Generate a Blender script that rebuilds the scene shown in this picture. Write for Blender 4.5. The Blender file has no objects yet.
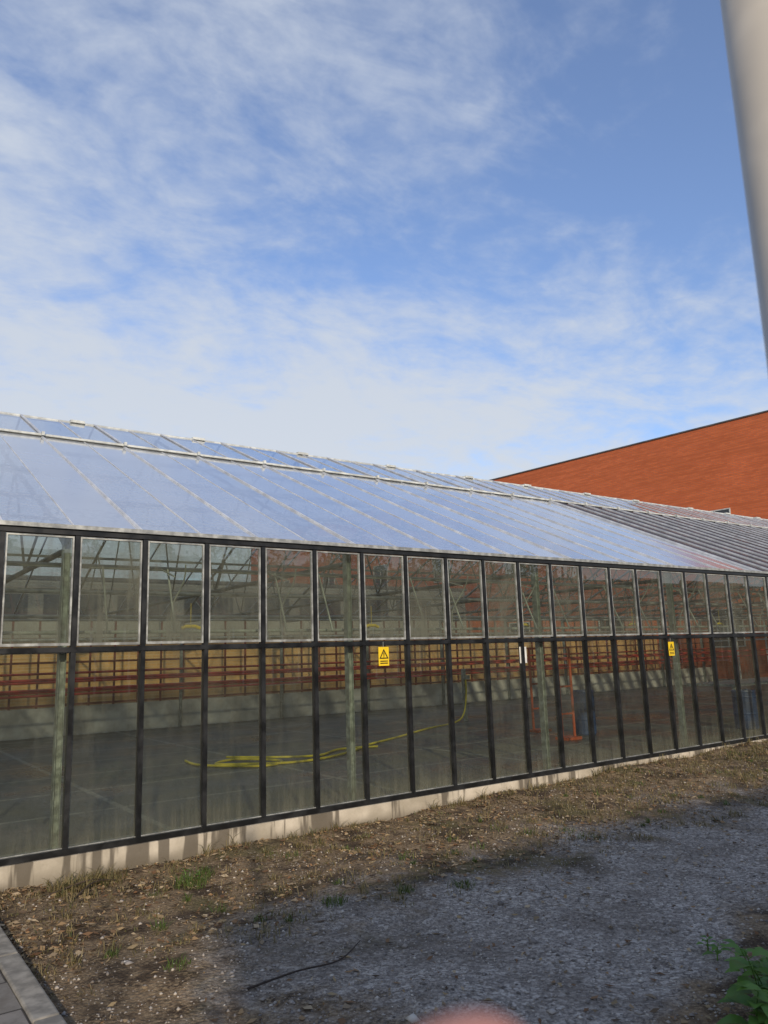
import bpy, bmesh, math, random
import numpy as np
from mathutils import Vector, Matrix
random.seed(7); rng=np.random.default_rng(7)
sc=bpy.context.scene
sc.view_settings.view_transform='Standard'
try: sc.view_settings.look='None'
except Exception: pass
sc.view_settings.exposure=0
COL=sc.collection

# ------------------------------------------------------------------ materials
class NT:
    def __init__(s,name):
        s.m=bpy.data.materials.new(name); s.m.use_nodes=True
        s.t=s.m.node_tree; s.t.nodes.clear()
        s.out=s.t.nodes.new('ShaderNodeOutputMaterial')
    def n(s,t,**k):
        nd=s.t.nodes.new(t)
        for a,b in k.items(): setattr(nd,a,b)
        return nd
    def l(s,a,b): s.t.links.new(a,b)
    def val(s,sock,v):
        if isinstance(v,bpy.types.NodeSocket): s.l(v,sock)
        else: sock.default_value=v
    def math(s,op,a,b=0.0,c=0.0,clamp=False):
        nd=s.n('ShaderNodeMath',operation=op); nd.use_clamp=clamp
        s.val(nd.inputs[0],a); s.val(nd.inputs[1],b)
        if len(nd.inputs)>2: s.val(nd.inputs[2],c)
        return nd.outputs[0]
    def mix(s,f,a,b,bt='MIX'):
        nd=s.n('ShaderNodeMix',data_type='RGBA',blend_type=bt)
        s.val(nd.inputs[0],f)
        for i,v in ((6,a),(7,b)):
            if isinstance(v,bpy.types.NodeSocket): s.l(v,nd.inputs[i])
            else: nd.inputs[i].default_value=(*v,1) if len(v)==3 else v
        return nd.outputs[2]
    def pos(s): return s.n('ShaderNodeNewGeometry').outputs['Position']
    def mapv(s,vec,scale=(1,1,1),rot=(0,0,0),loc=(0,0,0)):
        nd=s.n('ShaderNodeMapping'); s.l(vec,nd.inputs[0])
        nd.inputs['Scale'].default_value=scale; nd.inputs['Rotation'].default_value=rot; nd.inputs['Location'].default_value=loc
        return nd.outputs[0]
    def noise(s,vec,scale=5,detail=4,rough=.55,dist=0):
        nd=s.n('ShaderNodeTexNoise'); s.l(vec,nd.inputs['Vector'])
        nd.inputs['Scale'].default_value=scale; nd.inputs['Detail'].default_value=detail
        nd.inputs['Roughness'].default_value=rough; nd.inputs['Distortion'].default_value=dist
        return nd.outputs['Fac']
    def ramp(s,f,a,b,va=0.,vb=1.):
        nd=s.n('ShaderNodeMapRange',interpolation_type='SMOOTHSTEP'); s.val(nd.inputs[0],f)
        for i,v in enumerate((a,b,va,vb)): nd.inputs[i+1].default_value=v
        return nd.outputs[0]
    def bump(s,h,strength=.5,dist=.01):
        nd=s.n('ShaderNodeBump'); s.l(h,nd.inputs['Height'])
        nd.inputs['Strength'].default_value=strength; nd.inputs['Distance'].default_value=dist
        return nd.outputs[0]
    def bsdf(s,col,rough=.7,metal=0.,normal=None,spec=.5):
        nd=s.n('ShaderNodeBsdfPrincipled')
        if isinstance(col,bpy.types.NodeSocket): s.l(col,nd.inputs['Base Color'])
        else: nd.inputs['Base Color'].default_value=(*col,1)
        s.val(nd.inputs['Roughness'],rough); nd.inputs['Metallic'].default_value=metal
        nd.inputs['Specular IOR Level'].default_value=spec
        if normal is not None: s.l(normal,nd.inputs['Normal'])
        s.l(nd.outputs[0],s.out.inputs[0]); return nd

def simple(name,col,rough=.6,metal=0.,var=.25,scale=6.,spec=.5):
    n=NT(name); p=n.pos()
    f=n.noise(p,scale,3,.6)
    c=n.mix(n.ramp(f,.35,.7),tuple(x*(1-var) for x in col),tuple(min(1,x*(1+var)) for x in col))
    r=n.ramp(f,.3,.7,max(0,rough-.1),min(1,rough+.12))
    n.bsdf(c,r,metal,None,spec)
    return n.m

M={}
M['black']=simple('black_aluminium',(.012,.013,.014),.38,0,.3)
M['slat']=simple('dark_roof_slat',(.05,.035,.032),.6,0,.3)
M['alu']=simple('weathered_aluminium',(.38,.39,.37),.45,.45,.3,9)
M['roofbar']=simple('roof_bar_aluminium',(.52,.54,.56),.5,.2,.15,5)
M['galv']=simple('galvanised_steel',(.30,.33,.31),.45,.4,.3,14)
M['darkgalv']=simple('weathered_steel',(.14,.15,.14),.6,.2,.3,6)
M['greypaint']=simple('pale_grey_paint',(.46,.48,.46),.5,0,.2,8)
M['backconc']=simple('back_wall_concrete',(.42,.42,.37),.85,0,.3,1.6)
M['redpipe']=simple('red_pipe_paint',(.42,.05,.03),.5,0,.25,4)
M['rustframe']=simple('red_brown_frame',(.17,.05,.03),.6,0,.3,4)
M['blue']=simple('blue_plastic',(.010,.035,.12),.5,0,.25,4)
M['orange']=simple('orange_paint',(.40,.075,.025),.5,0,.2,4)
M['hose']=simple('yellow_hose',(.62,.52,.04),.45,0,.15,4)
M['hangyellow']=simple('yellow_plastic',(.85,.62,.03),.4,0,.1,4)
M['darkwin']=simple('dark_window_glass',(.03,.035,.04),.12,0,.2,1)
M['roofing']=simple('roofing_felt',(.10,.10,.10),.9,0,.3,2)
M['polepaint']=simple('beige_pole_paint',(.46,.43,.375),.42,0,.12,9)
M['skin']=simple('skin',(.62,.27,.19),.5,0,.12,60)
M['signyellow']=simple('sign_yellow',(.80,.55,.02),.4,0,.05,5)
M['signblack']=simple('sign_black',(.01,.01,.01),.4,0,.1,5)
M['white']=simple('white_plastic',(.66,.66,.63),.5,0,.15,5)
M['gear']=simple('dull_white_gear',(.42,.43,.40),.5,0,.25,5)
M['twig']=simple('twig_bark',(.05,.035,.025),.9,0,.3,30)
M['bark']=simple('tree_bark',(.09,.065,.045),.9,0,.3,9)

def glass(name,dirt_sheen_base,tint,refl0=.07,pw=4.,rough=.012,zb=None,dust_sheen_col=(.34,.34,.31),mx=.9,tlf=.4,blo=.35,bhi=1.5):
    n=NT(name); p=n.pos()
    lw=n.n('ShaderNodeLayerWeight'); lw.inputs['Blend'].default_value=.5
    fr=n.math('ADD',n.math('MULTIPLY',n.math('POWER',lw.outputs['Facing'],pw),mx),refl0,clamp=True)
    blotch=n.noise(p,1.7,5,.68,.4)
    st=n.noise(n.mapv(p,(9,9,.7)),2.0,3,.6)
    rpi=n.n('ShaderNodeNewGeometry').outputs['Random Per Island']
    d=n.math('MULTIPLY',n.ramp(blotch,.32,.72,blo,bhi),dirt_sheen_base)
    d=n.math('ADD',d,n.math('MULTIPLY',n.ramp(st,.45,.75),dirt_sheen_base*.6))
    d=n.math('MULTIPLY',d,n.ramp(rpi,0,1,.75,1.25))
    if zb:
        sz=n.n('ShaderNodeSeparateXYZ'); n.l(p,sz.inputs[0])
        for z0,z1,a in zb:
            e=n.math('MULTIPLY',n.ramp(sz.outputs[2],z0,z1,1,0),n.math('GREATER_THAN',sz.outputs[2],z0-.02))
            e=n.math('MULTIPLY',e,n.ramp(st,.3,.7,.3,1.3))
            d=n.math('ADD',d,n.math('MULTIPLY',e,a))
    d=n.math('MINIMUM',d,.93)
    tr=n.n('ShaderNodeBsdfTransparent'); tr.inputs[0].default_value=(*tint,1)
    df=n.n('ShaderNodeBsdfDiffuse'); df.inputs[0].default_value=(*dust_sheen_col,1)
    tl=n.n('ShaderNodeBsdfTranslucent'); tl.inputs[0].default_value=(*dust_sheen_col,1)
    dd=n.n('ShaderNodeMixShader'); dd.inputs[0].default_value=tlf; n.l(df.outputs[0],dd.inputs[1]); n.l(tl.outputs[0],dd.inputs[2])
    m1=n.n('ShaderNodeMixShader'); n.l(d,m1.inputs[0]); n.l(tr.outputs[0],m1.inputs[1]); n.l(dd.outputs[0],m1.inputs[2])
    gl=n.n('ShaderNodeBsdfGlossy'); gl.inputs['Roughness'].default_value=rough; gl.inputs[0].default_value=(.97,.97,.98,1)
    m2=n.n('ShaderNodeMixShader'); n.l(fr,m2.inputs[0]); n.l(m1.outputs[0],m2.inputs[1]); n.l(gl.outputs[0],m2.inputs[2])
    n.l(m2.outputs[0],n.out.inputs[0]); return n.m
M['glassU']=glass('dusty_vent_glass',.40,(.72,.78,.69),.09,zb=[(1.88,2.2,.32)],dust_sheen_col=(.19,.195,.15))
M['glassL']=glass('wall_glass',.17,(.80,.84,.75),.08,zb=[(.2,.6,.40)],dust_sheen_col=(.20,.20,.15))
M['glassR']=glass('roof_glass_milky_sheen',.80,(.74,.78,.80),.12,2.1,.12,dust_sheen_col=(.60,.63,.66),mx=.76,tlf=.3,blo=.8,bhi=1.15)  # pale milky diffuse colour stands in for sky reflected on the roof
M['glassV']=glass('roof_vent_glass',.26,(.86,.89,.90),.10,2.4,.04,dust_sheen_col=(.60,.62,.64),mx=.82,tlf=.3,blo=.6,bhi=1.3)
M['glassD']=glass('roof_glass_clear',.20,(.6,.62,.62),.05,4.2,.03,dust_sheen_col=(.20,.19,.18),mx=.5)
M['glassB']=glass('back_glass',.08,(.92,.93,.88),.05,dust_sheen_col=(.35,.33,.27))

n=NT('plinth_concrete'); p=n.pos()
a=n.noise(p,2.2,6,.6); b=n.noise(n.mapv(p,(2.2,1,.2)),2.4,4,.6); c3=n.noise(p,35,4,.7)
col=n.mix(n.ramp(a,.35,.7),(.34,.30,.23),(.58,.52,.42))
col=n.mix(n.ramp(b,.50,.57,0,.85),col,(.09,.075,.055))
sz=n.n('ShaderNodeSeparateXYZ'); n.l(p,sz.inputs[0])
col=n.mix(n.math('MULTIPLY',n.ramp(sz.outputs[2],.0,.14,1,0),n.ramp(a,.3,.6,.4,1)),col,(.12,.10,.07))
n.bsdf(col,.9,0,n.bump(c3,.5,.006)); M['plinth']=n.m
n=NT('greenhouse_floor_concrete'); p=n.pos()
a=n.noise(p,.55,6,.6,.3); b=n.noise(p,14,3,.7)
col=n.mix(n.ramp(a,.38,.66),(.034,.036,.028),(.13,.125,.095))
bk=n.n('ShaderNodeTexBrick'); n.l(p,bk.inputs['Vector'])
bk.inputs['Scale'].default_value=1; bk.inputs['Brick Width'].default_value=2.95; bk.inputs['Row Height'].default_value=1.6
bk.inputs['Mortar Size'].default_value=.05; bk.inputs['Mortar Smooth'].default_value=.4; bk.offset=0
col=n.mix(n.math('MULTIPLY',bk.outputs['Fac'],n.ramp(b,.35,.6,.3,.9)),col,(.24,.24,.20))
n.bsdf(col,n.ramp(a,.3,.7,.25,.75)); M['floor']=n.m
def brick(name,c1,c2,mort,axis='x',sc_=1.):
    n=NT(name); p=n.pos(); s=n.n('ShaderNodeSeparateXYZ'); n.l(p,s.inputs[0])
    cb=n.n('ShaderNodeCombineXYZ'); n.l(s.outputs[1 if axis=='x' else 0],cb.inputs[0]); n.l(s.outputs[2],cb.inputs[1])
    bk=n.n('ShaderNodeTexBrick'); n.l(cb.outputs[0],bk.inputs['Vector'])
    bk.inputs['Scale'].default_value=1; bk.inputs['Brick Width'].default_value=.25*sc_; bk.inputs['Row Height'].default_value=.08*sc_
    bk.inputs['Mortar Size'].default_value=.008*sc_; bk.inputs['Mortar Smooth'].default_value=.2; bk.inputs['Bias'].default_value=-.1
    bk.inputs['Color1'].default_value=(*c1,1); bk.inputs['Color2'].default_value=(*c2,1); bk.inputs['Mortar'].default_value=(*mort,1)
    v=n.noise(p,.5,5,.6); rows=n.noise(n.mapv(p,(.15,.15,3.2)),3,3,.6)
    col=n.mix(n.ramp(v,.35,.7,0,.3),bk.outputs['Color'],tuple(x*.55 for x in c1))
    col=n.mix(n.ramp(rows,.45,.6,0,.5),col,tuple(x*.58 for x in c1))
    n.bsdf(col,.9,0,n.bump(bk.outputs['Fac'],-.4,.008)); return n.m
M['brickO']=brick('orange_brick',(.60,.14,.040),(.48,.10,.028),(.30,.13,.08),'x')
M['brickB']=brick('brown_brick',(.20,.10,.07),(.15,.08,.055),(.25,.22,.19),'y')
M['brickT']=brick('tan_brick',(.76,.45,.17),(.68,.37,.12),(.7,.5,.28),'y')
M['render']=simple('grey_render',(.20,.20,.18),.9,0,.2,.8)

n=NT('ground_soil_and_gravel'); p=n.pos(); s=n.n('ShaderNodeSeparateXYZ'); n.l(p,s.inputs[0])
X,Y=s.outputs[0],s.outputs[1]
n1=n.noise(p,1.1,4,.6,.3); n2=n.noise(p,6,5,.65); n3=n.noise(p,45,4,.75)
vo=n.n('ShaderNodeTexVoronoi'); n.l(p,vo.inputs['Vector']); vo.inputs['Scale'].default_value=42
vo2=n.n('ShaderNodeTexVoronoi'); n.l(p,vo2.inputs['Vector']); vo2.inputs['Scale'].default_value=110
g=n.mix(n.ramp(n3,.3,.7),(.12,.105,.09),(.50,.44,.37))
sepc=n.n('ShaderNodeSeparateColor'); n.l(vo.outputs['Color'],sepc.inputs[0])
g=n.mix(n.ramp(sepc.outputs[0],.5,1,0,.85),g,(.62,.56,.48))
sepd=n.n('ShaderNodeSeparateColor'); n.l(vo2.outputs['Color'],sepd.inputs[0])
g=n.mix(n.ramp(sepd.outputs[1],.3,1,0,.5),g,(.16,.14,.12))
g=n.mix(n.ramp(n1,.46,.68,0,.55),g,(.13,.105,.08))
g=n.mix(n.ramp(n.noise(p,2.8,4,.6,.5),.52,.64,0,.45),g,(.13,.105,.08))
so=n.mix(n.ramp(n2,.32,.7),(.055,.036,.022),(.24,.17,.10))
so=n.mix(n.ramp(n3,.42,.68,0,.8),so,(.36,.27,.16))
so=n.mix(n.ramp(n1,.52,.66,0,.6),so,(.085,.085,.03))
so=n.mix(n.ramp(n.noise(p,2.3,4,.6),.5,.62,0,.75),so,(.040,.027,.018))
wob=n.math('MULTIPLY',n.math('SUBTRACT',n1,.5),3.6); wob2=n.math('MULTIPLY',n.math('SUBTRACT',n2,.5),1.8)
yy=n.math('ADD',n.math('ADD',Y,wob),wob2)
z1=n.ramp(yy,4.3,5.7)
xx=n.math('ADD',n.math('ADD',X,n.math('MULTIPLY',Y,-.25)),n.math('ADD',wob,wob2))
z2=n.ramp(xx,.6,1.6,1,0)
zz=n.math('MAXIMUM',z1,z2)
z3=n.ramp(n.math('ADD',n.math('ADD',Y,n.math('MULTIPLY',X,-.28)),n.math('MULTIPLY',wob,.4)),1.35,1.75,1,0)
zz=n.math('MAXIMUM',zz,n.math('MULTIPLY',z3,n.math('GREATER_THAN',Y,-3)))
col=n.mix(zz,g,so)
col=n.mix(n.ramp(Y,20,30),col,(.06,.075,.03))
h=n.math('ADD',n.math('MULTIPLY',n3,.6),n.math('MULTIPLY',n.math('SUBTRACT',1.0,vo.outputs['Distance']),.5))
n.bsdf(col,.95,0,n.bump(h,.9,.02),.2); M['ground']=n.m

def island(name,cols,rough=.85,transl=0.):
    n=NT(name); r=n.n('ShaderNodeNewGeometry').outputs['Random Per Island']
    cr=n.n('ShaderNodeValToRGB'); n.l(r,cr.inputs[0]); el=cr.color_ramp.elements
    for i in range(2,len(cols)): el.new(.5)
    for i,e in enumerate(el): e.position=i/(len(cols)-1)
    for i,e in enumerate(el): e.color=(*cols[i],1)
    c=cr.outputs[0]
    b=n.bsdf(c,rough,0,None,.3)
    if transl>0:
        t=n.n('ShaderNodeBsdfTranslucent'); n.l(c,t.inputs[0])
        mx=n.n('ShaderNodeMixShader'); mx.inputs[0].default_value=transl
        n.l(b.outputs[0],mx.inputs[1]); n.l(t.outputs[0],mx.inputs[2]); n.l(mx.outputs[0],n.out.inputs[0])
    return n.m
M['stones']=island('gravel_stones',[(.12,.105,.09),(.28,.25,.22),(.42,.38,.33),(.20,.165,.13),(.60,.55,.47)])
M['litter']=island('leaf_litter',[(.13,.065,.03),(.26,.16,.08),(.34,.25,.13),(.07,.045,.03),(.44,.34,.21)])
M['grass']=island('grass_blades',[(.07,.09,.025),(.30,.24,.12),(.12,.12,.04),(.28,.21,.10),(.10,.08,.03),(.38,.31,.17)],.7,.3)
M['greengrass']=island('green_grass_blades',[(.06,.10,.02),(.10,.15,.03),(.08,.12,.03),(.17,.18,.06)],.7,.3)
M['leafgreen']=island('weed_leaves',[(.07,.17,.025),(.12,.24,.04),(.16,.29,.05),(.08,.16,.03)],.5,.35)
M['crown']=island('tree_leaves',[(.05,.08,.02),(.08,.11,.03),(.11,.12,.03),(.04,.06,.02)],.7,.3)
M['kerb']=simple('kerb_concrete',(.26,.24,.20),.9,0,.3,10)
n=NT('paving_concrete'); p=n.pos()
bk=n.n('ShaderNodeTexBrick'); n.l(p,bk.inputs['Vector']); bk.inputs['Scale'].default_value=1
bk.inputs['Brick Width'].default_value=.6; bk.inputs['Row Height'].default_value=.4; bk.inputs['Mortar Size'].default_value=.008
bk.inputs['Color1'].default_value=(.24,.22,.19,1); bk.inputs['Color2'].default_value=(.19,.175,.15,1); bk.inputs['Mortar'].default_value=(.04,.035,.03,1)
f=n.noise(p,9,5,.7); col=n.mix(n.ramp(f,.35,.7,0,.6),bk.outputs['Color'],(.10,.085,.065))
n.bsdf(col,.9,0,n.bump(f,.3,.004)); M['paving']=n.m

# ------------------------------------------------------------------ mesh builder
class MB:
    def __init__(s): s.v=[]; s.f=[]
    def box(s,x0,x1,y0,y1,z0,z1):
        b=len(s.v)
        s.v+=[(x0,y0,z0),(x1,y0,z0),(x1,y1,z0),(x0,y1,z0),(x0,y0,z1),(x1,y0,z1),(x1,y1,z1),(x0,y1,z1)]
        s.f+=[tuple(b+i for i in q) for q in ((3,2,1,0),(4,5,6,7),(0,1,5,4),(1,2,6,5),(2,3,7,6),(3,0,4,7))]
    def beam(s,p0,p1,w,h,up=(0,0,1)):
        p0=Vector(p0);p1=Vector(p1);d=(p1-p0).normalized();u=Vector(up)
        r=d.cross(u)
        if r.length<1e-4: r=d.cross(Vector((1,0,0)))
        r.normalize();u=r.cross(d).normalized()
        b=len(s.v)
        for p in (p0,p1):
            for a,c in ((-1,-1),(1,-1),(1,1),(-1,1)): s.v.append(tuple(p+r*a*w/2+u*c*h/2))
        s.f+=[tuple(b+i for i in q) for q in ((0,1,2,3),(7,6,5,4),(0,4,5,1),(1,5,6,2),(2,6,7,3),(3,7,4,0))]
    def tube(s,pts,r,n=8,r1=None):
        pts=[Vector(p) for p in pts]; b=len(s.v); N=len(pts)
        prev=None
        for i,p in enumerate(pts):
            d=(pts[min(i+1,N-1)]-pts[max(i-1,0)]).normalized()
            a=prev if prev is not None else (Vector((0,0,1)) if abs(d.z)<.9 else Vector((1,0,0)))
            u=(a-d*a.dot(d)).normalized(); prev=u; w=d.cross(u)
            rr=r if r1 is None else r+(r1-r)*i/(N-1)
            for k in range(n):
                t=2*math.pi*k/n; s.v.append(tuple(p+(u*math.cos(t)+w*math.sin(t))*rr))
        for i in range(N-1):
            for k in range(n):
                s.f.append((b+i*n+k,b+i*n+(k+1)%n,b+(i+1)*n+(k+1)%n,b+(i+1)*n+k))
        s.f.append(tuple(b+k for k in range(n))[::-1]); s.f.append(tuple(b+(N-1)*n+k for k in range(n)))
    def quad(s,a,b_,c,d):
        b=len(s.v); s.v+=[tuple(a),tuple(b_),tuple(c),tuple(d)]; s.f.append((b,b+1,b+2,b+3))
    def obj(s,name,mat,parent=None,smooth=False):
        me=bpy.data.meshes.new(name); me.from_pydata(s.v,[],s.f); me.update()
        o=bpy.data.objects.new(name,me); COL.objects.link(o)
        if mat: me.materials.append(mat)
        if smooth:
            for p in me.polygons: p.use_smooth=True
        if parent: o.parent=parent
        return o
def empty(name):
    o=bpy.data.objects.new(name,None); COL.objects.link(o); return o

# ------------------------------------------------------------------ dimensions
FY=7.0; P=.595; M0=1.09; K0,K1=-20,52
XL=M0+K0*P; XR=M0+K1*P
ZB=.20; ZT=1.85; ZE=2.88; RY=13.5; TAN=.45; BY=20.0
def rz(y): return ZE+(y-FY)*TAN if y<=RY else ZE+(2*RY-y-FY)*TAN
ZR=rz(RY)

gh=empty('greenhouse')
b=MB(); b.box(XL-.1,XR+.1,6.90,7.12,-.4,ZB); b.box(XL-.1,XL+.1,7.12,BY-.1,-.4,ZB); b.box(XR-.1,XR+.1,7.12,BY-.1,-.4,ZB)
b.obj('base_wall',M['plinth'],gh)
b=MB(); b.box(XL-.1,XR+.1,BY-.1,BY+.1,-.4,.72); b.obj('back_base_wall',M['backconc'],gh)
b=MB(); b.box(XL+.1,XR-.1,7.12,BY-.1,-.3,.05); b.obj('floor_slab',M['floor'],gh)

bl=MB(); al=MB(); gU=MB(); gL=MB()
for k in range(K0,K1+1):
    x=M0+k*P
    bl.box(x-.020,x+.020,6.935,7.0,ZB+.05,ZE-.055)
bl.box(XL,XR,6.92,7.005,ZB+.003,ZB+.05)
bl.box(XL,XR,6.925,7.01,ZE-.055,ZE-.01)
bl.box(XL,XR,6.93,7.006,ZT-.028,ZT+.014)
for k in range(K0,K1):
    x0=M0+k*P+.022; x1=x0+P-.044
    j=lambda: random.uniform(-.003,.003)
    y0=6.945+j()
    zb=ZT+.024+random.uniform(0,.006); zt=ZE-.066; w=.013
    al.box(x0+.005,x0+.005+w,y0,y0+.03,zb,zt); al.box(x1-.005-w,x1-.005,y0,y0+.03,zb,zt)
    al.box(x0+.005+w,x1-.005-w,y0+.002,y0+.028,zb,zb+.022); al.box(x0+.005+w,x1-.005-w,y0+.002,y0+.028,zt-.014,zt)
    gU.quad((x0+.015,y0+.015+j(),zb+.01),(x1-.015,y0+.015+j(),zb+.01),(x1-.015,y0+.015+j(),zt-.01),(x0+.015,y0+.015+j(),zt-.01))
    zb=ZB+.048; zt=ZT-.026
    q=lambda: 6.978+random.uniform(-.004,.004)
    gL.quad((x0-.004,q(),zb),(x1+.004,q(),zb),(x1+.004,q(),zt),(x0-.004,q(),zt))
    al.box(x0-.001,x0+.005,6.96,6.972,zb,zt)
    al.box(x0-.001,x1+.001,6.955,6.968,zt-.010,zt-.001)
    al.box(x0-.001,x1+.001,6.955,6.968,zb+.001,zb+.008)
bl.obj('facade_mullions',M['black'],gh)
al.box(XL-.05,XR+.05,6.90,7.03,ZE-.008,ZE+.028)
al.obj('facade_sashes_and_gutter',M['alu'],gh)
gU.obj('vent_panes',M['glassU'],gh); gL.obj('wall_panes',M['glassL'],gh)

# roof
r=MB(); rv=MB(); rd=MB(); bars=MB(); rid=MB(); bl2=MB()
st=2*P; nk=int((K1-K0)//2); VY=11.7; XD=12.9
for i in range(nk):
    x0=XL+i*st; x1=x0+st
    jj=lambda: random.uniform(-.004,.004)
    for (ya,yb) in ((7.0,VY),(VY,RY)):
        lift=.02 if ya==VY else 0
        T_=rv if ya==VY else (rd if x0>XD-.3 else r)
        for xa,xb in ((x0,x0+P),(x0+P,x1)):
            T_.quad((xa,ya,rz(ya)+.01+lift+jj()),(xb,ya,rz(ya)+.01+lift+jj()),(xb,yb,rz(yb)+.01+lift+jj()),(xa,yb,rz(yb)+.01+lift+jj()))
    rv.quad((x0,RY,ZR+.01),(x1,RY,ZR+.01),(x1,BY,rz(BY)+.01),(x0,BY,rz(BY)+.01))
    if x0>XD-.3:
        for q_ in (0,.5):
            xx_=x0+q_*st
            bl2.beam((xx_+.17,7.0,rz(7)+.022),(xx_+.17,VY,rz(VY)+.022),.26,.02)
            bars.beam((xx_,7.0,rz(7)+.03),(xx_,VY-.05,rz(VY-.05)+.03),.03,.03)
for i in range(nk+1):
    x=XL+i*st
    bars.beam((x,7.0,rz(7)+.018),(x,RY,ZR+.018),.020,.020)
    bars.beam((x,RY,ZR+.02),(x,BY,rz(BY)+.02),.03,.03)
    bars.beam((x,VY,rz(VY)+.045),(x,RY,ZR+.045),.035,.02)
    rid.box(x-.02,x+.02,VY-.08,VY+.0,rz(VY)+.02,rz(VY)+.075)
for i in range(nk):
    x=XL+(i+.5)*st
    bars.beam((x,VY,rz(VY)+.035),(x,RY,ZR+.035),.016,.016)
    if x<XD: bars.beam((x,7.0,rz(7)+.013),(x,VY,rz(VY)+.013),.008,.010)
rid.beam((XL,VY,rz(VY)+.04),(XR,VY,rz(VY)+.04),.05,.03)
rid.tube([(XL,RY,ZR+.015),(XR,RY,ZR+.015)],.035,8)
for i in range(int((XR-XL)/2.2)):
    x=XL+1+i*2.2+random.uniform(-.3,.3); rid.box(x-.12,x+.12,RY-.06,RY+.06,ZR+.02,ZR+.065)
bars.obj('roof_glazing_bars',M['roofbar'],gh); rid.obj('ridge_cap_and_vent_rail',M['greypaint'],gh)
bl2.obj('roof_dark_slats',M['slat'],gh)  # wide dark brown slats laid over the right-hand roof panes
r.obj('roof_panes',M['glassR'],gh); rd.obj('clear_roof_panes',M['glassD'],gh); rv.obj('ridge_vent_panes',M['glassV'],gh)

g=MB(); fr=MB()
for xe in (XL,XR):
    y=FY
    while y<BY-.01:
        y2=min(y+1.3,BY)
        if y<RY-.01 and RY+.01<y2:
            g.v+=[(xe,y,.2),(xe,y2,.2),(xe,y2,rz(y2)),(xe,RY,ZR),(xe,y,rz(y))]; L=len(g.v); g.f.append(tuple(range(L-5,L)))
        else: g.quad((xe,y,.2),(xe,y2,.2),(xe,y2,rz(y2)),(xe,y,rz(y)))
        fr.box(xe-.03,xe+.03,y+.01,y+.06,.2,rz(y)-.01)
        y=y2
    for z in (ZT,ZE): fr.box(xe-.035,xe+.035,7.02,BY-.05,z-.03,z+.03)
g.quad((XL,BY,.72),(XR,BY,.72),(XR,BY,ZE),(XL,BY,ZE))
g.obj('gable_and_back_panes',M['glassB'],gh); fr.obj('gable_frames',M['greypaint'],gh)
bf=MB()
for k in range(K0,K1+1):
    x=M0+k*P; bf.box(x-.022,x+.022,BY-.05,BY-.01,.72,ZE)
for z in (.75,1.75,ZE-.05): bf.box(XL,XR,BY-.06,BY-.012,z,z+.05)
bf.obj('back_wall_frames',M['rustframe'],gh)
pp=MB()
for z,y in ((1.10,19.7),(1.32,19.7),(1.52,19.7),(1.22,16.9),(1.02,19.65),(1.42,17.2)):
    pp.tube([(XL+.3,y,z),(XR-.3,y,z)],.028,8)
pp.obj('red_heating_pipes',M['redpipe'],gh)

s=MB(); s2=MB(); s3=MB(); CX=[1.64+2.95*i for i in range(-4,11)]
for x in CX:
    if x<XL+.3 or x>XR-.3: continue
    for y in (7.14,BY-.14):
        s.box(x-.024,x+.024,y-.010,y+.010,.05,ZE-.03)
        s.box(x-.030,x-.024,y-.04,y+.04,.05,ZE-.03); s.box(x+.024,x+.030,y-.04,y+.04,.05,ZE-.03)
    s3.tube([(x,7.14,ZE-.16),(x,BY-.14,ZE-.16)],.028,8)
    s3.tube([(x,7.14,ZE-.06),(x,RY,ZR-.10),(x,BY-.14,ZE-.06)],.028,8)
    ys=[7.14+i*(BY-7.28)/14 for i in range(15)]
    for i in range(14):
        a,bb=ys[i],ys[i+1]
        pa=(x,a,ZE-.16) if i%2==0 else (x,a,rz(a)-.12); pb=(x,bb,rz(bb)-.12) if i%2==0 else (x,bb,ZE-.16)
        s3.tube([pa,pb],.014,6)
    s.box(x-.09,x+.09,7.125,7.24,.051,.07)
for y in (8.3,9.6,10.9,12.2,14.8,16.1,17.4,18.7):
    s3.beam((XL+.1,y,rz(y)-.05),(XR-.1,y,rz(y)-.05),.035,.05)
for y,z,rr in ((7.45,2.62,.022),(7.3,2.0,.016),(10.2,2.62,.025),(13.5,2.5,.03),(16.8,2.62,.025),(19.4,2.3,.03)):
    s2.tube([(XL+.2,y,z),(XR-.2,y,z)],rr,8)
for k in range(K0,K1):
    x=M0+(k+.5)*P
    if k%3==0: continue
    xo=random.uniform(-.08,.08)
    s2.beam((x+xo,7.0,1.98),(x+xo+.02,7.30,2.60),.014,.014)
    if k%2==0:
        s2.beam((x,7.0,2.5),(x+.02,7.45,2.62),.012,.012)
        pts=[(x+.12+.03*math.sin(t*5),7.03+.35*math.sin(t),2.62-.6*t/1.4) for t in np.linspace(0,1.4,9)]
        s2.tube(pts,.008,6)
for i in range(30):
    x=XL+1+i*1.45; y=random.uniform(8.5,18); s2.tube([(x,y,ZE-.2),(x+.02,y,random.uniform(1.9,2.4))],.007,5)
s.obj('posts',M['galv'],gh); s3.obj('roof_trusses',M['darkgalv'],gh); s2.obj('vent_gear_and_conduits',M['gear'],gh)
lm=MB()
for x in (3.0,5.25,7.8,10.2,12.6):
    y=7.65
    lm.tube([(x-.10,y,2.045),(x-.05,y,2.065),(x+.05,y,2.065),(x+.10,y,2.045)],.018,8)
    lm.tube([(x,y,2.07),(x,y,2.3)],.003,5)
lm.obj('yellow_hanging_pieces',M['hangyellow'],gh)  # small yellow pieces hanging just inside the facade

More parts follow.
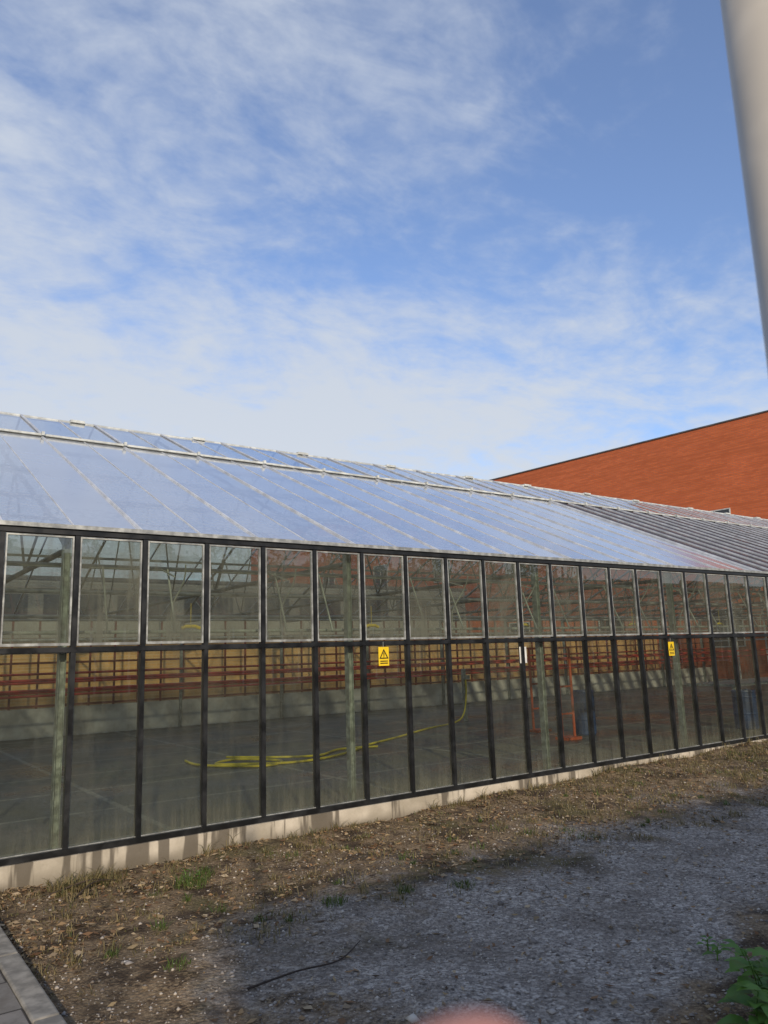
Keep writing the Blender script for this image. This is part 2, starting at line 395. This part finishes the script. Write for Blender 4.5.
hp=[(5.0,12.9,.075),(4.95,12.3,.075),(5.2,11.8,.075),(5.7,11.3,.075),(6.1,11.6,.08),(5.6,12.2,.10),(5.15,12.0,.09),(5.5,11.5,.10),(6.3,11.3,.075),(7.3,11.6,.075),(8.4,12.4,.075),(9.5,13.0,.075),(11.0,13.9,.075),(12.3,14.5,.08),(12.75,14.7,.25),(12.9,14.75,.7),(12.9,14.75,1.1)]
hp2=[(5.6,12.6,.10),(6.2,11.9,.10),(6.9,11.75,.075),(7.6,12.2,.075),(8.3,12.0,.075)]
def smooth_path(P_,m=6):
    out=[]
    P_=[Vector(p) for p in P_]
    for i in range(len(P_)-1):
        p0=P_[max(i-1,0)];p1=P_[i];p2=P_[i+1];p3=P_[min(i+2,len(P_)-1)]
        for j in range(m):
            t=j/m
            out.append(.5*((2*p1)+(p2-p0)*t+(2*p0-5*p1+4*p2-p3)*t*t+(3*p1-p0-3*p2+p3)*t**3))
    out.append(P_[-1]); return out
b=MB(); b.tube(smooth_path(hp),.020,8); b.tube(smooth_path(hp2),.020,8); b.obj('garden_hose',M['hose'],None,True)
b=MB(); b.box(12.86,12.94,14.78,14.86,.05,1.3); b.box(12.8,13.0,14.7,14.779,1.05,1.15); b.obj('hose_standpipe',M['galv'])

def barrel(x,y,h=.92,r_=.29):
    b=MB(); N=20
    prof=[(0,0),(r_*.93,0),(r_,.03),(r_,.28),(r_*1.03,.30),(r_,.32),(r_,.60),(r_*1.03,.62),(r_,.64),(r_,h-.05),(r_*1.02,h-.03),(r_*.98,h),(r_*.9,h),(r_*.88,h-.03),(0,h-.03)]
    for pr,pz in prof:
        for k in range(N):
            t=2*math.pi*k/N; b.v.append((x+pr*math.cos(t),y+pr*math.sin(t),.052+pz))
    for i in range(len(prof)-1):
        for k in range(N): b.f.append((i*N+k,i*N+(k+1)%N,(i+1)*N+(k+1)%N,(i+1)*N+k))
    b.tube([(x+.15*r_/.29,y,.05+h-.03),(x+.15*r_/.29,y,.05+h+.015)],.03,10)
    return b.obj('blue_barrel',M['blue'],None,False)
barrel(12.25,10.5,.85,.20); barrel(14.9,8.7,.75,.22)
for (x,y) in ((11.4,10.2),(12.1,11.6)):
    b=MB(); b.box(x-.2,x+.2,y-.15,y+.15,.051,.10)
    for dx in (-.17,.17):
        b.tube([(x+dx,y,.1),(x+dx,y,1.75)],.026,8)
    for z in (.5,1.0,1.5,1.72): b.box(x-.17,x+.17,y-.015,y+.015,z,z+.035)
    b.obj('orange_uprights',M['orange'])  # orange upright bars with cross rails on a foot plate
b=MB()
b.box(16,20,9.5,10.7,.8,.85)
for x in (16.1,18,19.9):
    for y in (9.6,10.6): b.box(x-.03,x+.03,y-.03,y+.03,.05,.8)
b.obj('potting_bench',M['galv'])

def sign(x,z):
    e=empty('warning_sign'); y=6.925
    b=MB(); b.box(x-.068,x+.068,y-.003,y,z-.10,z+.10); b.obj('plate',M['signyellow'],e)
    t=MB(); yy=y-.006
    o=[(0,.08),(-.060,-.025),(.060,-.025)]; i_=[(0,.055),(-.040,-.014),(.040,-.014)]
    for a in range(3):
        c=(a+1)%3
        t.quad((x+o[a][0],yy,z+o[a][1]),(x+o[c][0],yy,z+o[c][1]),(x+i_[c][0],yy,z+i_[c][1]),(x+i_[a][0],yy,z+i_[a][1]))
    t.box(x-.005,x+.005,yy-.001,yy+.001,z+.005,z+.04); t.box(x-.005,x+.005,yy-.001,yy+.001,z-.01,z-.001)
    t.box(x-.05,x+.05,yy-.001,yy+.001,z-.056,z-.046); t.box(x-.05,x+.05,yy-.001,yy+.001,z-.078,z-.068)
    t.obj('pictogram',M['signblack'],e)
    b=MB(); b.tube([(x,y+.002,z+.10),(x,y+.004,z+.155)],.003,5); b.obj('hanger',M['galv'],e)
sign(4.90,1.70); sign(10.08,1.67)
b=MB(); b.box(7.0,7.12,6.962,6.966,1.56,1.76); b.obj('paper_notice',M['white'])

# ------------------------------------------------------------------ other buildings
bb=empty('brick_building')
BX=34.0; BH=12.05
b=MB(); b.box(BX,BX+18,8,62,-.5,BH); b.obj('walls',M['brickO'],bb)
b=MB(); b.box(BX-.05,BX+18.05,7.95,62.05,BH,BH+.06); b.obj('coping',M['roofing'],bb)
b=MB(); f2=MB()
for z0 in (1.6,6.25):
    for i in range(9):
        y0=13.3+i*6.1
        b.box(BX-.02,BX+.02,y0,y0+1.4,z0,z0+1.65)
        for a_ in (y0-.05,y0+.675,y0+1.4): f2.box(BX-.05,BX-.003,a_,a_+.05,z0-.05,z0+1.70)
        f2.box(BX-.045,BX-.002,y0,y0+1.4,z0+1.65,z0+1.70); f2.box(BX-.06,BX-.002,y0,y0+1.4,z0-.05,z0)
b.obj('windows',M['darkwin'],bb); f2.obj('window_frames',M['greypaint'],bb)
ra=math.radians(5.5); pv_=Vector((34,17.1,0)); Rm=Matrix.Rotation(ra,4,'Z')
bb.rotation_euler=(0,0,ra); bb.location=pv_-Rm@pv_

sb=empty('storage_building')
b=MB(); b.box(-2.2,42,-16,-6,0,4.30); b.obj('walls',M['brickB'],sb)
b=MB(); b.box(-2.3,42.1,-16.1,-5.9,4.30,4.42); b.obj('flat_roof',M['roofing'],sb)
b=MB(); f2=MB()
for i in range(9):
    x=0+i*4.6; b.box(x,x+1.6,-6.02,-5.98,1.1,2.5)
    for a_ in (x-.05,x+.78,x+1.6): f2.box(a_,a_+.05,-5.97,-5.94,1.05,2.55)
    f2.box(x,x+1.6,-5.972,-5.92,1.0,1.05)
b.obj('windows',M['darkwin'],sb); f2.obj('window_frames',M['white'],sb)

b=MB(); b.box(-30,31,22,22.3,0,2.35); b.box(-30.05,31.05,21.95,22.35,2.35,2.43); b.obj('garden_wall',M['brickT'])
ob=empty('grey_backing_building')  # block added to back the greenhouse glass with grey instead of sky
b=MB(); b.box(-40,30,34,44,0,5.2); b.obj('walls',M['render'],ob)
b=MB()
for i in range(22):
    x=-38+i*3; b.box(x,x+2.4,33.97,34.02,3.6,4.6)
b.obj('windows',M['darkwin'],ob)
b=MB(); b.box(-40.1,30.1,33.9,44.1,5.2,5.35); b.obj('roof',M['roofing'],ob)

# ------------------------------------------------------------------ ground
def sm(t,a,b_):
    t=np.clip((t-a)/(b_-a),0,1); return t*t*(3-2*t)
def gz(x,y):
    x=np.asarray(x,float); y=np.asarray(y,float)
    z=.15*sm(x,2,12)*sm(y,4.6,6.8)
    z=z+ (.012*np.sin(x*3.1+y*1.7)+.010*np.sin(x*1.3-y*4.1)+.008*np.sin(x*7.3+1)*np.sin(y*6.1)) * sm(x,1.0,1.5)*(1-sm(y,6.7,6.95))
    # small drifts of soil against the plinth
    z=z+(.018+.018*np.sin(x*2.3)+.012*np.sin(x*5.9+1))*sm(y,6.45,6.9)*sm(x,1.05,1.4)
    z=z-.035*np.exp(-((y-3.7-.1*x)/.45)**2)*sm(x,1.6,2.6)
    w=(y<7.05)&(y>-4)
    return np.where(w,z,0.)
xs=np.concatenate([[-600,-200,-60,-20,-8,-3,-1,0],np.arange(.9,9,.08),np.arange(9,20,.25),[20,22,25,30,40,60,200,600]])
ys=np.concatenate([[-600,-200,-60,-20,-8,-4,-2,-1,0],np.arange(.8,7.02,.08),[7.06,7.2,9,12,20,40,80,200,600]])
XX,YY=np.meshgrid(xs,ys); ZZ=gz(XX,YY)
V=np.stack([XX,YY,ZZ],-1).reshape(-1,3); nx,ny=len(xs),len(ys)
F=[(j*nx+i,j*nx+i+1,(j+1)*nx+i+1,(j+1)*nx+i) for j in range(ny-1) for i in range(nx-1)]
me=bpy.data.meshes.new('ground'); me.from_pydata(V.tolist(),[],F); me.materials.append(M['ground'])
for p_ in me.polygons: p_.use_smooth=True
COL.objects.link(bpy.data.objects.new('ground',me))

b=MB(); b.box(-12,.90,-5.8,6.85,-.1,.085); b.obj('pavement',M['paving'])
b=MB()
y=-5.8
while y<6.8:
    y2=min(y+.99,6.86); b.box(.905,1.03,y,y2,-.1,.10+random.uniform(-.004,.004)); y=y2+.01
ko=b.obj('kerb',M['kerb'])
bv=ko.modifiers.new('b','BEVEL'); bv.width=.012; bv.segments=2

def scatter_mesh(name,V,F,mat,parent=None):
    me=bpy.data.meshes.new(name)
    me.vertices.add(len(V)); me.vertices.foreach_set('co',np.asarray(V,np.float32).ravel())
    k=F.shape[1]; me.loops.add(F.size); me.loops.foreach_set('vertex_index',F.astype(np.int32).ravel())
    me.polygons.add(len(F)); me.polygons.foreach_set('loop_start',np.arange(0,F.size,k,dtype=np.int32))
    try: me.polygons.foreach_set('loop_total',np.full(len(F),k,dtype=np.int32))
    except Exception: pass
    me.update(calc_edges=True); me.validate(); me.materials.append(mat)
    o=bpy.data.objects.new(name,me); COL.objects.link(o); o.parent=parent; return o
OV=np.array([(1,0,0),(-1,0,0),(0,1,0),(0,-1,0),(0,0,1),(0,0,-1)],float)
OF=np.array([(0,2,4),(2,1,4),(1,3,4),(3,0,4),(2,0,5),(1,2,5),(3,1,5),(0,3,5)])
N=36000
x=1.1+11*rng.random(N)**1.5; y=1.2+5.4*rng.random(N)
keep=(rng.random(N)<np.where(y>5,.35,1))&((x-.25*y>.9)|(rng.random(N)<.3))
x=x[keep];y=y[keep];N=len(x)
size=.004+.012*rng.random(N)**3.0; size=np.where(rng.random(N)<.012,size*2.2,size)
sc3=size[:,None]*(.6+.7*rng.random((N,3))); sc3[:,2]*=.6
ang=rng.random(N)*6.28; ca,sa=np.cos(ang),np.sin(ang)
Vs=OV[None]*sc3[:,None,:]*(.75+.5*rng.random((N,6,1)))
vx=Vs[...,0]*ca[:,None]-Vs[...,1]*sa[:,None]; vy=Vs[...,0]*sa[:,None]+Vs[...,1]*ca[:,None]
Vs=np.stack([vx+x[:,None],vy+y[:,None],Vs[...,2]+(gz(x,y)+size*.2)[:,None]],-1).reshape(-1,3)
Fs=(OF[None]+6*np.arange(N)[:,None,None]).reshape(-1,3)
scatter_mesh('gravel',Vs,Fs,M['stones'])
N=20000
x=1.05+13*rng.random(N)**1.3; y=np.where(rng.random(N)<.72,6.9-2.0*rng.random(N)**1.3,2+4.9*rng.random(N))
L=.008+.030*rng.random(N)**2; W=L*(.15+.5*rng.random(N)); ang=rng.random(N)*6.28
# patchy: litter gathers in drifts
pm=np.sin(x*3.7+np.sin(y*5))*np.sin(y*4.3+np.sin(x*2.1))+.5*np.sin(x*9.1-y*7)
kp=rng.random(N)<np.clip(.55+.5*pm,.12,1)
x,y,L,W,ang=x[kp],y[kp],L[kp],W[kp],ang[kp]; N=len(x)
t1=(rng.random((N,4))-.2)*.022
ca,sa=np.cos(ang),np.sin(ang)
cx=np.array([-1,0,1,0]);cy=np.array([0,-1,0,1])
vx=x[:,None]+L[:,None]*cx*ca[:,None]-W[:,None]*cy*sa[:,None]; vy=y[:,None]+L[:,None]*cx*sa[:,None]+W[:,None]*cy*ca[:,None]
vy=np.minimum(vy,6.89)
Vs=np.stack([vx,vy,gz(x,y)[:,None]+.004+np.abs(t1)],-1).reshape(-1,3)
scatter_mesh('leaf_litter',Vs,np.arange(4*N).reshape(N,4),M['litter'])
def grass(name,centres,seed,mat):
    r_=np.random.default_rng(seed); VV=[];FF=[];c0=0
    for (cx_,cy_,rad,hh,nb) in centres:
        for i in range(nb):
            a=r_.random()*6.28; d=rad*math.sqrt(r_.random()); px=cx_+d*math.cos(a); py=min(cy_+d*math.sin(a),6.87)
            z=float(gz(px,py))-.004; h=hh*(.4+.8*r_.random()); ln=h*(.3+1.3*r_.random()); a2=r_.random()*6.28
            w=.0018+.0022*r_.random(); dx,dy=math.cos(a2),math.sin(a2); sx,sy=-dy*w,dx*w
            tx,ty=px+dx*ln,py+dy*ln; mx_,my_=px+dx*ln*.4,py+dy*ln*.4
            ty=min(ty,6.88); my_=min(my_,6.88)
            VV+=[(px-sx,py-sy,z),(px+sx,py+sy,z),(mx_+sx*.8,my_+sy*.8,z+h*.7),(mx_-sx*.8,my_-sy*.8,z+h*.7),(tx,ty,z+h)]
            FF+=[(c0,c0+1,c0+2),(c0,c0+2,c0+3),(c0+3,c0+2,c0+4)]; c0+=5
    return scatter_mesh(name,np.array(VV),np.array(FF),mat)
C=[]
for i in range(620):
    x_=1.1+14*random.random()**1.2; y_=6.87-random.random()**1.3*2.3
    C.append((x_,y_,.04+.18*random.random()**2,.02+.055*random.random()**2,int(6+24*random.random())))
for i in range(70):
    x_=1.1+14*random.random(); C.append((x_,6.85,.06,.05+.08*random.random()**2,14))
for i in range(200):
    x_=6+10*random.random(); y_=6.85-1.5*random.random(); C.append((x_,y_,.18,.03+.06*random.random(),24))
for i in range(12): C.append((1.45+.6*random.random(),6.55+.25*random.random(),.12,.10,45))
grass('dry_grass',C,3,M['grass'])
C=[(2.45,6.15,.13,.09,150),(2.62,6.3,.08,.07,70),(3.05,5.0,.09,.06,80),(3.6,4.9,.07,.05,60),(4.0,4.7,.08,.05,60),(1.9,5.3,.06,.05,50),(1.75,4.6,.08,.05,60),(1.5,5.0,.05,.04,40)]
for i in range(240):
    x_=2.9+3.4*random.random(); y_=.7+1.15*random.random()+.28*(x_-2.6)*.9
    C.append((x_,y_,.10,.04+.05*random.random(),int(30*random.random()+15)))
for i in range(60):
    x_=2+11*random.random(); y_=6.7-1.8*random.random(); C.append((x_,y_,.10*random.random()+.02,.03+.03*random.random(),25))
grass('grass',C,5,M['greengrass'])

def weed(name,cx_,cy_,h,nl,ls,seed):
    r_=random.Random(seed); e=empty(name); stm=MB(); lf=MB()
    for s_ in range(max(2,nl//7)):
        a=r_.random()*6.28; lean=.35*h*r_.random(); bx,by=cx_+r_.uniform(-.08,.08),cy_+r_.uniform(-.08,.08)
        z0=float(gz(bx,by)); hh=h*r_.uniform(.6,1.05)
        pts=[(bx+lean*math.cos(a)*t*t,by+lean*math.sin(a)*t*t,z0+hh*t) for t in np.linspace(0,1,6)]
        stm.tube(pts,.004,5,.002)
        for j in range(7):
            t=.25+.75*j/6; p0=Vector((bx+lean*math.cos(a)*t*t,by+lean*math.sin(a)*t*t,z0+hh*t))
            a2=j*2.4+r_.uniform(-.4,.4); L_=ls*r_.uniform(.6,1.1)*(1.1-.4*t); W_=L_*.33
            d=Vector((math.cos(a2),math.sin(a2),r_.uniform(.1,.6))).normalized(); sd=d.cross(Vector((0,0,1))).normalized(); up=sd.cross(d)
            q0=p0+d*L_*.2; stm.tube([p0,q0],.0018,4)
            b0=len(lf.v); K=6
            for i in range(K+1):
                u=i/K; w=W_*math.sin(math.pi*min(1,u**.75))*(1 if i%2 else .9)+.0005; c=q0+d*L_*u-Vector((0,0,1))*L_*.35*u*u
                lf.v+=[tuple(c-sd*w+up*w*.25),tuple(c),tuple(c+sd*w+up*w*.25)]
            for i in range(K):
                o=b0+i*3; lf.f+=[(o,o+1,o+4,o+3),(o+1,o+2,o+5,o+4)]
    stm.obj('stems',M['leafgreen'],e); lf.obj('leaves',M['leafgreen'],e,True)
weed('nettle_plant',3.40,2.00,.25,50,.17,1)
weed('nettle_plant',3.62,2.12,.32,50,.18,2)
weed('nettle_plant',4.05,2.45,.20,30,.12,8)
weed('dock_weed',3.05,2.0,.08,14,.07,4); weed('dock_weed',4.2,2.8,.08,14,.08,5); weed('dock_weed',2.9,1.85,.08,14,.06,6)
weed('dock_weed',2.5,6.25,.10,14,.05,7)
def twig(pts):
    b=MB(); q=smooth_path([(x_,y_,float(gz(x_,y_))+.012+z_) for x_,y_,z_ in pts],4); b.tube(q,.007,6,.003)
    b.obj('fallen_twig',M['twig'])
twig([(1.95,4.1,0),(2.25,4.1,.02),(2.55,4.15,0),(2.8,4.3,.015)])
twig([(5.2,3.0,0),(5.6,3.1,.02),(6.1,3.1,.01),(6.6,3.4,.01)])
twig([(1.6,6.3,0),(1.8,6.5,.05),(2.0,6.6,.02)]); twig([(1.5,6.6,0),(1.75,6.55,.06),(1.95,6.7,.02)])

def tree(x,y,h,cr,seed,nl=2400):
    r_=np.random.default_rng(seed); e=empty('unseen_broadleaf_tree'); b=MB()
    b.tube([(x,y,0),(x+.1,y,h*.35),(x,y+.1,h*.75)],.16,10,.06)
    cl=[]
    for i in range(16):
        a=r_.random()*6.28; rr=cr*(.35+.6*r_.random()); zz_=h*(.5+.45*r_.random())
        c=np.array([x+rr*math.cos(a),y+rr*math.sin(a),zz_]); cl.append((c,cr*(.2+.22*r_.random())))
        b.tube([(x,y,h*.4),((x+c[0])/2,(y+c[1])/2,zz_*.8),tuple(c)],.05,6,.015)
    b.obj('trunk_and_limbs',M['bark'],e)
    VV=[]
    for i in range(nl):
        c,rr=cl[int(r_.integers(len(cl)))]; p_=c+r_.normal(size=3)*rr*.55
        u=r_.normal(size=3); u/=np.linalg.norm(u); w=np.cross(u,r_.normal(size=3)); w/=np.linalg.norm(w); L_=.10+.07*r_.random()
        VV+=[p_-u*L_,p_-w*L_*.5,p_+u*L_,p_+w*L_*.5]
    scatter_mesh('crown',np.array(VV),np.arange(len(VV)).reshape(-1,4),M['crown'],e)
tree(-4.6,-9.5,5.2,1.7,1); tree(3.5,-17.8,8.9,2.2,2); tree(9.5,-18.3,9.1,2.0,3)  # unseen trees added behind the building to break up its shadow edge
for i,(tx_,th) in enumerate(((15,9.1),(20,8.8),(25.5,9.3),(31,8.9),(37,9.2))): tree(tx_,-18.6-.4*(i%2),th,2.4,10+i,1900)

# post close to the camera
e=empty('metal_post'); PX,PY=.6642,.2981
b=MB(); b.tube([(PX,PY,.0),(PX,PY,2.75)],.029,40); b.obj('shaft',M['polepaint'],e,True)
b=MB(); b.tube([(PX,PY,0.0),(PX,PY,.115)],.055,24); b.tube([(PX,PY,2.75),(PX,PY,2.77)],.034,24); b.obj('collar_and_cap',M['polepaint'],e)

# ------------------------------------------------------------------ hand of the photographer
def skin_chain(pts,edges,rad,name,parent):
    me=bpy.data.meshes.new(name); me.from_pydata(pts,edges,[]); o=bpy.data.objects.new(name,me); COL.objects.link(o)
    bpy.context.view_layer.objects.active=o; o.select_set(True)
    o.modifiers.new('skin','SKIN').use_smooth_shade=True
    if not me.skin_vertices: bpy.ops.mesh.customdata_skin_add()
    lay=me.skin_vertices[0].data
    for i,r_ in enumerate(rad): lay[i].radius=(r_,r_)
    lay[0].use_root=True
    sd=o.modifiers.new('sub','SUBSURF'); sd.levels=2; sd.render_levels=2
    me.materials.append(M['skin']); o.parent=parent; o.select_set(False); return o
CZ=1.72
hand=empty('hand')
T=Vector((.0500,.0610,CZ-.0355))
def V3(a,b_,c): return (T.x+a,T.y+b_,T.z+c)
try:
    skin_chain([V3(.035,-.015,-.085),V3(.02,-.004,-.05),V3(.008,.002,-.024),V3(.001,0,-.004),V3(0,0,.001)],[(0,1),(1,2),(2,3),(3,4)],[.0095,.009,.0088,.0086,.0064],'index_finger',hand)
    for i,(dx,dz) in enumerate(((.012,-.03),(.022,-.050),(.030,-.068))):
        skin_chain([V3(.05+dx,-.02,-.08+dz),V3(.02+dx,.012,-.06+dz),V3(-.005+dx,.006,-.055+dz),V3(-.02+dx,-.012,-.058+dz)],[(0,1),(1,2),(2,3)],[.0095,.009,.008,.007],('middle_finger','ring_finger','little_finger')[i],hand)
    skin_chain([V3(.075,-.04,-.15),V3(.04,-.055,-.12),V3(.01,-.055,-.10),V3(-.012,-.045,-.085)],[(0,1),(1,2),(2,3)],[.013,.011,.0095,.008],'thumb',hand)
    skin_chain([V3(.05,-.022,-.10),V3(.075,-.03,-.14),V3(.09,-.06,-.19),V3(.13,-.16,-.30)],[(0,1),(1,2),(2,3)],[.022,.028,.026,.032],'palm_and_wrist',hand)
except Exception as ex:
    print('hand fail',repr(ex))

# ------------------------------------------------------------------ camera
cam=bpy.data.cameras.new('camera'); co=bpy.data.objects.new('camera',cam); COL.objects.link(co)
R=Vector((.815,-.578,-.0315)).normalized(); Bk=-Vector((.573,.799,.182)).normalized()
U=Bk.cross(R).normalized(); R=U.cross(Bk).normalized()
m=Matrix((R,U,Bk)).transposed().to_4x4(); m.translation=Vector((0,0,CZ)); co.matrix_world=m
cam.sensor_fit='VERTICAL'; cam.sensor_height=36; cam.lens=769/1024*36; cam.clip_end=2000; cam.clip_start=.005
cam.dof.use_dof=True; cam.dof.focus_distance=10; cam.dof.aperture_fstop=10
sc.camera=co

# ------------------------------------------------------------------ light
EL=math.radians(20)
h=Vector((.371,.928))
v=Vector((h.x*math.cos(EL),h.y*math.cos(EL),-math.sin(EL)))
sl=bpy.data.lights.new('sun','SUN'); sl.energy=3.7; sl.angle=math.radians(1.2); sl.color=(1,.85,.66)
so_=bpy.data.objects.new('sun',sl); COL.objects.link(so_); so_.rotation_euler=v.to_track_quat('-Z','Y').to_euler(); so_.location=(-20,-50,30)

w=bpy.data.worlds.new('World'); sc.world=w; w.use_nodes=True
t=w.node_tree; t.nodes.clear()
class W(NT):
    def __init__(s): s.t=t
n=W()
out=n.n('ShaderNodeOutputWorld'); bg=n.n('ShaderNodeBackground'); bg.inputs[1].default_value=.15
sky=n.n('ShaderNodeTexSky'); sky.sky_type='NISHITA'; sky.sun_disc=False; sky.sun_elevation=EL; sky.sun_rotation=math.atan2(-.371,-.928)%(2*math.pi)
sky.air_density=1.0; sky.dust_density=.6; sky.ozone_density=1.6
tc=n.n('ShaderNodeTexCoord'); d=tc.outputs['Generated']
s=n.n('ShaderNodeSeparateXYZ'); n.l(d,s.inputs[0])
zc=n.math('ADD',n.math('MAXIMUM',s.outputs[2],0.0),.16)
cb=n.n('ShaderNodeCombineXYZ'); n.l(n.math('DIVIDE',s.outputs[0],zc),cb.inputs[0]); n.l(n.math('DIVIDE',s.outputs[1],zc),cb.inputs[1])
pv=cb.outputs[0]
big=n.noise(n.mapv(pv,(1,1,1),(0,0,.5),(3.1,1.7,0)),1.5,5,.55,.5)
wis=n.noise(n.mapv(pv,(1.0,1.5,1),(0,0,-.6),(1.3,4.,0)),3.0,5,.60,.8)
fin=n.noise(n.mapv(pv,(1,1.2,1),(0,0,.3)),12.0,4,.62,.2)
mm=n.math('ADD',n.math('ADD',n.math('MULTIPLY',big,.46),n.math('MULTIPLY',wis,.34)),n.math('MULTIPLY',fin,.20))
def blob(dx,dy,dz,a,b_,amp):
    vm=n.n('ShaderNodeVectorMath',operation='DOT_PRODUCT'); n.l(d,vm.inputs[0]); vm.inputs[1].default_value=(dx,dy,dz)
    return n.ramp(vm.outputs['Value'],a,b_,0,amp)
mm=n.math('ADD',mm,n.ramp(s.outputs[2],.15,.56,.14,-.015))
mm=n.math('ADD',mm,blob(.28,.86,.43,.84,1,.07))
mm=n.math('ADD',mm,blob(.631,.512,.582,.86,1,-.045))
mm=n.math('ADD',mm,blob(.83,.42,.36,.93,1,-.02))
mask=n.ramp(mm,.40,.69,.08,.95)
cloudc=n.mix(n.ramp(s.outputs[2],.15,.6),(4.4,4.7,5.1),(3.9,4.3,5.0))
skyc=n.mix(1.0,sky.outputs[0],(.97,1.06,1.30),'MULTIPLY')
c=n.mix(mask,skyc,cloudc)
n.l(c,bg.inputs[0]); n.l(bg.outputs[0],out.inputs[0])
